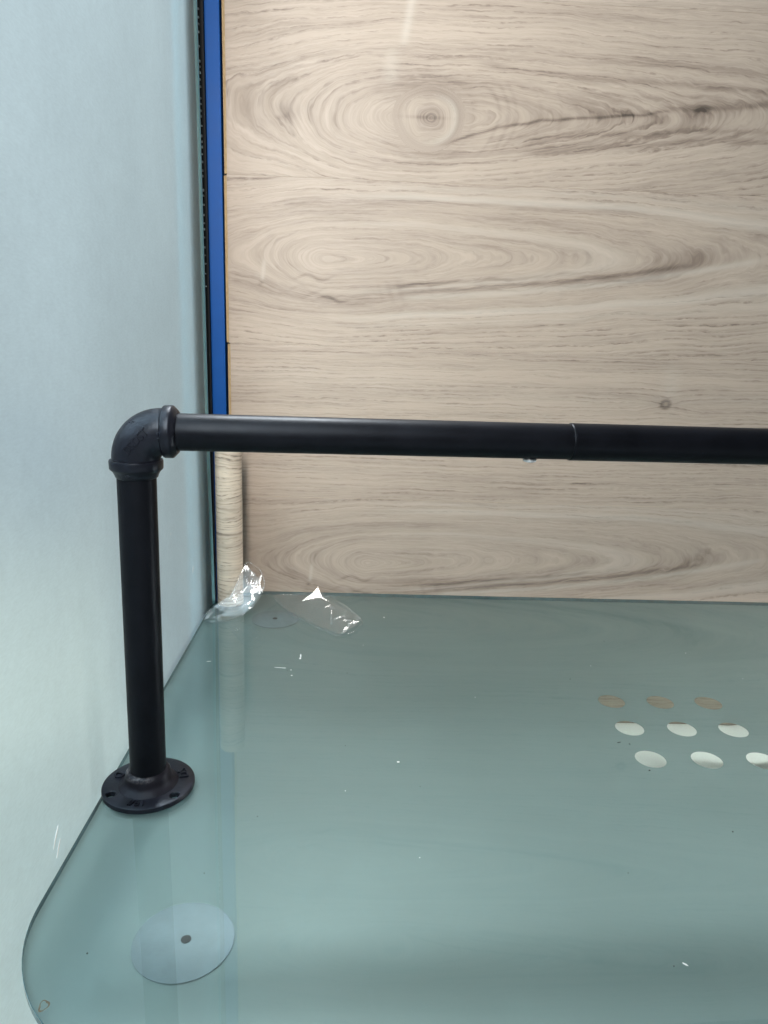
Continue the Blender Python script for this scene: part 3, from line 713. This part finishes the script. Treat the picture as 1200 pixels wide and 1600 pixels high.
# far end of the rail, out of the picture to the right: its own elbow, post and flange
E2 = along(0.90)
e2 = elbow(rail, E2, -Vector((RD.x, RD.y, 0)).normalized(), text=False)
bm = bmesh.new(); bm_sweep(bm, [(E2.x, E2.y, 0.0 + E2.z * 0.90 * k / 10 + 0.015) for k in range(11)], [R] * 11, 40)
from_bm('post', bm, M_pipe, rail, 50)
o = bpy.data.objects.new('flange', fl.data); C.objects.link(o); o.parent = rail; o.location = (E2.x, E2.y, 0)
for ch in list(fl.children):
    c2 = ch.copy(); C.objects.link(c2); c2.parent = o

# ------------------------------------------------------------------ roll of wood-look foil standing at the back corner of the table
RX, RY, RR, RH = -0.2090, 1.1265, 0.0212, 0.262
roll = empty('foil_roll', (RX, RY, 0.0), 'upright roll of beige wood-grain foil standing in the back corner', 'roll')
nT, nZ = 150, 90
th = np.linspace(0, 2 * math.pi * 2.15, nT); zz = np.linspace(0.0004, RH, nZ)
T, Zr = np.meshgrid(th, zz)
rad = RR - 0.0007 * (T - th[0]) / (2 * math.pi) * -1 - 0.0015
seamdir = math.radians(70)
Xr = rad * np.cos(T + seamdir); Yr = rad * np.sin(T + seamdir)
zw = Zr + 0.0
co = np.stack([Xr, Yr, zw], -1).reshape(-1, 3)
idx = np.arange(nT * nZ).reshape(nZ, nT)
quads = np.stack([idx[:-1, :-1], idx[:-1, 1:], idx[1:, 1:], idx[1:, :-1]], -1).reshape(-1, 4)
me = bpy.data.meshes.new('sheet'); me.from_pydata(co.tolist(), [], quads.tolist())
s_ = T * RR
phi = Zr + 0.010 * vnoise(s_, Zr, 9, 9, 51) + 0.005 * vnoise(s_, Zr, 25, 40, 52)
dark = 0.30 * np.clip(vnoise(s_, phi, 6, 70, 53), 0, 1) + 0.05
for zc, a, wd in ((0.122, 0.9, 0.0009), (0.092, 0.35, 0.0009), (0.064, 0.45, 0.0012), (0.226, 0.3, 0.001)):
    dark += a * gauss(Zr + 0.004 * vnoise(s_, Zr, 14, 3, 54) - zc, wd)
for nm, arr in (('grain', np.stack([s_ * 1.2, phi * 1.0 + 9.3, 0 * phi + 3.3], -1)), ('tone', np.stack([dark, 0.15 + 0 * dark, 1.25 + 0 * dark], -1))):
    a = me.attributes.new(nm, 'FLOAT_VECTOR', 'POINT'); a.data.foreach_set('vector', arr.astype(np.float32).ravel())
sh = link('sheet', me, M_rollwood, roll, smooth=180)
md = sh.modifiers.new('thickness', 'SOLIDIFY'); md.thickness = 0.0003; md.offset = -1
bm = bmesh.new(); bm_lathe(bm, [(0.0, 0.0002), (0.0178, 0.0002), (0.0178, RH - 0.004), (0.0160, RH - 0.004), (0.0160, RH - 0.02), (0, RH - 0.02)], 40)
bmesh.ops.remove_doubles(bm, verts=bm.verts[:], dist=1e-7)
from_bm('core', bm, M_paper, roll, 40)

# ------------------------------------------------------------------ two scraps of clear plastic bag
def film_patch(name, ctrl, nu, nv, amp, freq, seed, parent, folds=(), crum=None, lift=0.0):
    """bicubic-ish surface through a small control net, creased with ridged noise"""
    K = np.array(ctrl, dtype=float); a, b = K.shape[:2]
    us = np.linspace(0, a - 1, nu); vs_ = np.linspace(0, b - 1, nv)
    def interp(P, t):
        i = np.clip(np.floor(t).astype(int), 0, P.shape[0] - 2); f = (t - i)[:, None, None]; f = f * f * (3 - 2 * f) * 0.5 + f * 0.5
        return P[i] * (1 - f) + P[i + 1] * f
    P = interp(K, us); P = interp(P.transpose(1, 0, 2), vs_).transpose(1, 0, 2)
    verts = []
    for i in range(nu):
        for j in range(nv):
            p = Vector(P[i, j]); q = p * freq + Vector((seed * 3.7, seed * 1.3, 0))
            rg = (1 - abs(mnoise.noise(q)) * 2.0) * 0.6 + (1 - abs(mnoise.noise(q * 2.3)) * 2.0) * 0.35 + mnoise.noise(q * 5.5) * 0.15
            k = amp * (crum(i / (nu - 1), j / (nv - 1)) if crum else 1.0)
            d = mnoise.noise_vector(q * 0.9 + Vector((5, 2, 1)))
            p = p + Vector((d.x * 0.5, d.y * 0.8, 0)) * k + Vector((0, -0.25, 0.8)) * (rg * k)
            p.z = max(p.z, 0.0004 + 0.0006 * random.random())
            verts.append(p)
    faces = []
    for i in range(nu - 1):
        for j in range(nv - 1):
            x = i * nv + j
            if (i + j) % 2: faces += [(x, x + 1, x + nv + 1), (x, x + nv + 1, x + nv)]
            else: faces += [(x, x + 1, x + nv), (x + 1, x + nv + 1, x + nv)]
    me = bpy.data.meshes.new(name); me.from_pydata([v - parent.location for v in verts], [], faces); me.update()
    o = link(name, me, M_film, parent, smooth=22)
    return o
HN = Vector((-0.007, -0.863, 0.505)).normalized()  # halfway between room lamp and camera: highlights put into the fold shapes
def facets(name, parent, items, seed):
    """small stiff folds of film; each: centre, outline in mm (right, up the fold), tilt (deg about right, deg about up)"""
    for c, poly, t1, t2 in items:
        bm = bmesh.new()
        nrm = HN.copy(); nrm.rotate(Matrix.Rotation(math.radians(t1 * 0.5), 3, 'X')); nrm.rotate(Matrix.Rotation(math.radians(t2 * 0.3), 3, 'Z'))
        a = Vector((0, 0, 1)).cross(nrm).normalized(); b = nrm.cross(a).normalized()
        n = len(poly); cv = bm.verts.new(Vector(c) + nrm * 0.00012 - parent.location)
        vs_ = [bm.verts.new(Vector(c) + a * (p[0] * 0.001) + b * (p[1] * 0.001) + nrm * random.uniform(-0.0001, 0.0001) - parent.location) for p in poly]
        for k in range(n): bm.faces.new((cv, vs_[k], vs_[(k + 1) % n]))
        from_bm(name, bm, M_fold, parent)
def hem(name, pts, parent, r=0.00045):
    bm = bmesh.new(); P = [Vector(p) for p in pts]; Q = []
    for i in range(len(P)):
        for k in range(6):
            t_ = k / 6; p0, p1, p2, p3 = P[i - 1], P[i], P[(i + 1) % len(P)], P[(i + 2) % len(P)]
            q = 0.5 * ((2 * p1) + (-p0 + p2) * t_ + (2 * p0 - 5 * p1 + 4 * p2 - p3) * t_ * t_ + (-p0 + 3 * p1 - 3 * p2 + p3) * t_ ** 3)
            q += Vector((mnoise.noise(q * 90), mnoise.noise(q * 90 + Vector((7, 0, 0))), 0)) * 0.0012
            q.z = max(q.z, 0.0008); Q.append(q - parent.location)
    n = len(Q); rings = []
    for i, q in enumerate(Q):
        t_ = (Q[(i + 1) % n] - Q[i - 1]).normalized(); a = t_.orthogonal().normalized() if abs(t_.z) > 0.95 else t_.cross(Vector((0, 0, 1))).normalized(); b = t_.cross(a)
        rr = r * (0.55 + 0.45 * math.sin(i * 0.7) ** 2)
        rings.append([bm.verts.new(q + rr * (math.cos(k * 2.0944) * a + math.sin(k * 2.0944) * b)) for k in range(3)])
    for i in range(n):
        A, B = rings[i], rings[(i + 1) % n]
        for k in range(3): bm.faces.new((A[k], A[(k + 1) % 3], B[(k + 1) % 3], B[k]))
    return from_bm(name, bm, M_edge_glint, parent, 180)
bag1 = empty('plastic_bag', (-0.195, 1.075, 0.0), 'crumpled clear plastic bag propped against the foot of the foil roll', 'plastic bag', 'clear plastic bag scraps')
film_patch('front_skin', [
    [(-0.2385, 1.058, 0.006), (-0.2330, 1.050, 0.002), (-0.2150, 1.044, 0.001)],
    [(-0.2250, 1.072, 0.014), (-0.2060, 1.062, 0.008), (-0.1920, 1.054, 0.002)],
    [(-0.2000, 1.082, 0.030), (-0.1800, 1.074, 0.022), (-0.1650, 1.068, 0.014)],
    [(-0.1810, 1.108, 0.073), (-0.1640, 1.100, 0.060), (-0.1500, 1.086, 0.040)]], 30, 20, 0.0035, 60, 1, bag1,
    crum=lambda u, v: 0.25 + 1.0 * max(0, 0.25 - u) * 3.0 + 0.7 * max(0, u - 0.6))
film_patch('back_skin', [
    [(-0.2360, 1.064, 0.006), (-0.2240, 1.066, 0.004), (-0.2050, 1.058, 0.001)],
    [(-0.2100, 1.092, 0.022), (-0.1950, 1.088, 0.012), (-0.1780, 1.074, 0.002)],
    [(-0.1820, 1.114, 0.070), (-0.1640, 1.112, 0.050), (-0.1520, 1.100, 0.030)]], 20, 14, 0.0030, 70, 2, bag1)
hem('hem', [(-0.2374, 1.0532, 0.001), (-0.2329, 1.0611, 0.0082), (-0.2162, 1.0675, 0.0167), (-0.2015, 1.0745, 0.0261), (-0.1900, 1.0910, 0.0481), (-0.1797, 1.1105, 0.0739), (-0.1662, 1.1081, 0.0708), (-0.1563, 1.1031, 0.0641), (-0.1488, 1.0916, 0.0489), (-0.1506, 1.0821, 0.0362), (-0.1609, 1.0695, 0.0194), (-0.1821, 1.0582, 0.0042), (-0.2034, 1.0450, 0.001), (-0.2199, 1.0430, 0.001)], bag1)
facets('glint_crease', bag1, [
    ((-0.1857, 1.0754, 0.0272), [(-14, -7), (-4, 0), (8, 8), (3, 0)], 2, -4), ((-0.1652, 1.0863, 0.0418), [(-4, -9), (-1, 0), (5, 13), (4, 3), (1, -4)], -4, 4),
    ((-0.1575, 1.0928, 0.0504), [(-5, -6), (0, 8), (4, 11), (3, 0)], 5, 8), ((-0.1718, 1.0900, 0.0467), [(-3, -7), (1, 4), (4, 10), (2, -2)], -8, -6),
    ((-0.1700, 1.0800, 0.0320), [(-6, -4), (0, 1), (7, 6), (2, -1)], 8, -10), ((-0.1640, 1.0760, 0.0260), [(-3, -8), (-1, 2), (3, 7), (2, -3)], 14, 10),
    ((-0.2163, 1.0565, 0.0040), [(-6, -3), (-2, 2), (5, 1), (2, -3)], 4, 8), ((-0.2284, 1.0581, 0.0050), [(-5, -1), (0, 4), (5, 2), (1, -2)], -6, -8), ((-0.2230, 1.0520, 0.0040), [(-4, -2), (1, 2), (6, -1), (1, -3)], 10, 14),
    ((-0.2320, 1.0560, 0.0030), [(-3, -3), (-1, 3), (3, 2), (1, -3)], -12, 3), ((-0.2130, 1.0500, 0.0030), [(-2, -4), (0, 3), (3, 2), (2, -3)], 3, -12), ((-0.1800, 1.0830, 0.0380), [(-5, -8), (-1, 2), (4, 9), (2, -3)], 18, 4), ((-0.1740, 1.0720, 0.0200), [(-9, -5), (-2, 2), (9, 7), (3, -2)], -10, 2), ((-0.1580, 1.0850, 0.0400), [(-3, -10), (0, 4), (4, 8), (2, -4)], -14, -4),
    ((-0.1930, 1.0660, 0.0170), [(-10, -3), (-1, 2), (10, 4), (1, -1)], 8, 2), ((-0.2080, 1.0570, 0.0060), [(-8, -2), (0, 3), (9, 1), (1, -2)], -4, -3), ((-0.2250, 1.0600, 0.0080), [(-6, -2), (-1, 3), (6, 2), (0, -1)], 12, 2),
    ((-0.1950, 1.0850, 0.0380), [(-2, -12), (0, 2), (5, 17), (1, -3)], 22, -14)], 1)
bag2 = empty('plastic_bag', (-0.07, 1.09, 0.0), 'flat clear plastic bag scrap with a bright creased peak on the back of the glass', 'plastic bag', 'clear plastic bag scraps')
film_patch('front_skin', [
    [(-0.1440, 1.160, 0.002), (-0.1320, 1.130, 0.001), (-0.1130, 1.094, 0.001)],
    [(-0.0980, 1.166, 0.005), (-0.0900, 1.124, 0.006), (-0.0780, 1.048, 0.001)],
    [(-0.0640, 1.160, 0.010), (-0.0560, 1.090, 0.009), (-0.0470, 1.018, 0.001)],
    [(-0.0220, 1.115, 0.006), (-0.0220, 1.062, 0.007), (-0.0300, 1.002, 0.002)],
    [(0.0060, 1.060, 0.004), (0.0020, 1.030, 0.006), (-0.0200, 1.000, 0.002)]], 40, 20, 0.0032, 50, 3, bag2,
    crum=lambda u, v: 0.25 + 1.3 * max(0, u - 0.72) * 2.4)
film_patch('back_skin', [
    [(-0.1380, 1.162, 0.001), (-0.1300, 1.136, 0.001), (-0.1120, 1.098, 0.0006)],
    [(-0.0680, 1.162, 0.004), (-0.0600, 1.100, 0.002), (-0.0560, 1.032, 0.0006)],
    [(0.0040, 1.066, 0.003), (-0.0020, 1.036, 0.003), (-0.0230, 1.004, 0.001)]], 24, 14, 0.0020, 60, 4, bag2)
hem('hem', [(-0.1419, 1.1584, 0.0020), (-0.1060, 1.1670, 0.0020), (-0.0688, 1.1780, 0.0040), (-0.0401, 1.1495, 0.0020), (-0.0144, 1.1067, 0.0020), (0.0076, 1.0534, 0.0020), (0.0038, 1.0327, 0.0040), (-0.0048, 1.0149, 0.0020), (-0.0262, 0.9970, 0.0020), (-0.0440, 1.0128, 0.0010), (-0.0770, 1.0435, 0.0010), (-0.1111, 1.0896, 0.0010)], bag2)
facets('glint_crease', bag2, [
    ((-0.0690, 1.1350, 0.0135), [(-24, -10), (-6, 4), (2, 14), (10, -2), (22, -10), (4, -4)], 0, 0), ((-0.0440, 1.0900, 0.0100), [(-10, 1), (0, 4), (11, -6), (2, -1)], 4, 6),
    ((-0.0404, 1.0600, 0.0080), [(-2, -8), (-1, 8), (1, 9), (1, -8)], 6, -8), ((-0.0240, 1.0520, 0.0080), [(-12, -2), (0, 4), (10, 2), (0, 0)], -4, 6),
    ((-0.0127, 1.0198, 0.0060), [(-5, -9), (-1, 3), (5, 10), (2, -4)], 3, 8), ((-0.0062, 1.0353, 0.0070), [(-7, -2), (0, 3), (9, 2), (1, -2)], -7, -10),
    ((-0.0180, 1.0120, 0.0050), [(-4, -5), (-1, 4), (4, 5), (1, -4)], 10, -4), ((-0.0010, 1.0450, 0.0060), [(-3, -5), (1, 5), (5, 3), (2, -4)], -3, 14), ((-0.0150, 1.0400, 0.0080), [(-9, 0), (0, 3), (8, -1), (0, -1)], 12, 2)], 2)

# ------------------------------------------------------------------ lint and dust on the glass
def flecks(name, label, mat, spots):
    bm = bmesh.new()
    for x, y, l, wd, a in spots:
        n = 6; ca, sa = math.cos(a), math.sin(a); vs_ = []
        for k in range(n):
            t_ = 2 * math.pi * k / n; px, py = l * math.cos(t_) * random.uniform(0.7, 1.1), wd * math.sin(t_) * random.uniform(0.7, 1.1)
            vs_.append(bm.verts.new((x + px * ca - py * sa, y + px * sa + py * ca, 0.0006)))
        bm.faces.new(vs_)
    bm.normal_update(); bmesh.ops.solidify(bm, geom=bm.faces[:], thickness=0.0004)
    o = from_bm(name, bm, mat); tag(o, label, 'dust', kind='stuff'); return o
sp = [(0.0465, 0.674, 0.0017, 0.0013, 0.2), (-0.0769, 0.9283, 0.0008, 0.006, 0.1), (-0.0769, 0.920, 0.0016, 0.002, 0), (-0.1000, 0.8900, 0.009, 0.0005, -0.1), (-0.0860, 0.8840, 0.0010, 0.0012, 0), (-0.0835, 0.868, 0.0012, 0.001, 0), (0.2420, 0.4240, 0.0026, 0.0007, -0.7), (0.0421, 1.0763, 0.0012, 0.002, 0.3), (-0.1980, 0.9050, 0.003, 0.0008, 0.2)]
for _ in range(9):
    sp.append((random.uniform(-0.22, 0.6), random.uniform(0.38, 1.15), random.uniform(0.0003, 0.0007), random.uniform(0.0003, 0.0007), random.random() * 6))
flecks('white_lint', 'scattered white lint specks on the glass table top', M_white, sp)
sp = [(0.3503, 0.5695, 0.0008, 0.0008, 0), (0.3100, 0.6657, 0.0011, 0.0009, 0), (0.2960, 0.7190, 0.003, 0.0005, 0.3), (0.3070, 0.7160, 0.0012, 0.0005, -0.8), (-0.12, 0.51, 0.0005, 0.0005, 0), (-0.185, 0.43, 0.0007, 0.0005, 1)]
for _ in range(12):
    sp.append((random.uniform(-0.22, 0.6), random.uniform(0.38, 1.15), random.uniform(0.0003, 0.0006), random.uniform(0.0003, 0.0006), random.random() * 6))
flecks('dark_grit', 'scattered tiny dark grit specks on the glass table top', M_blackfleck, sp)
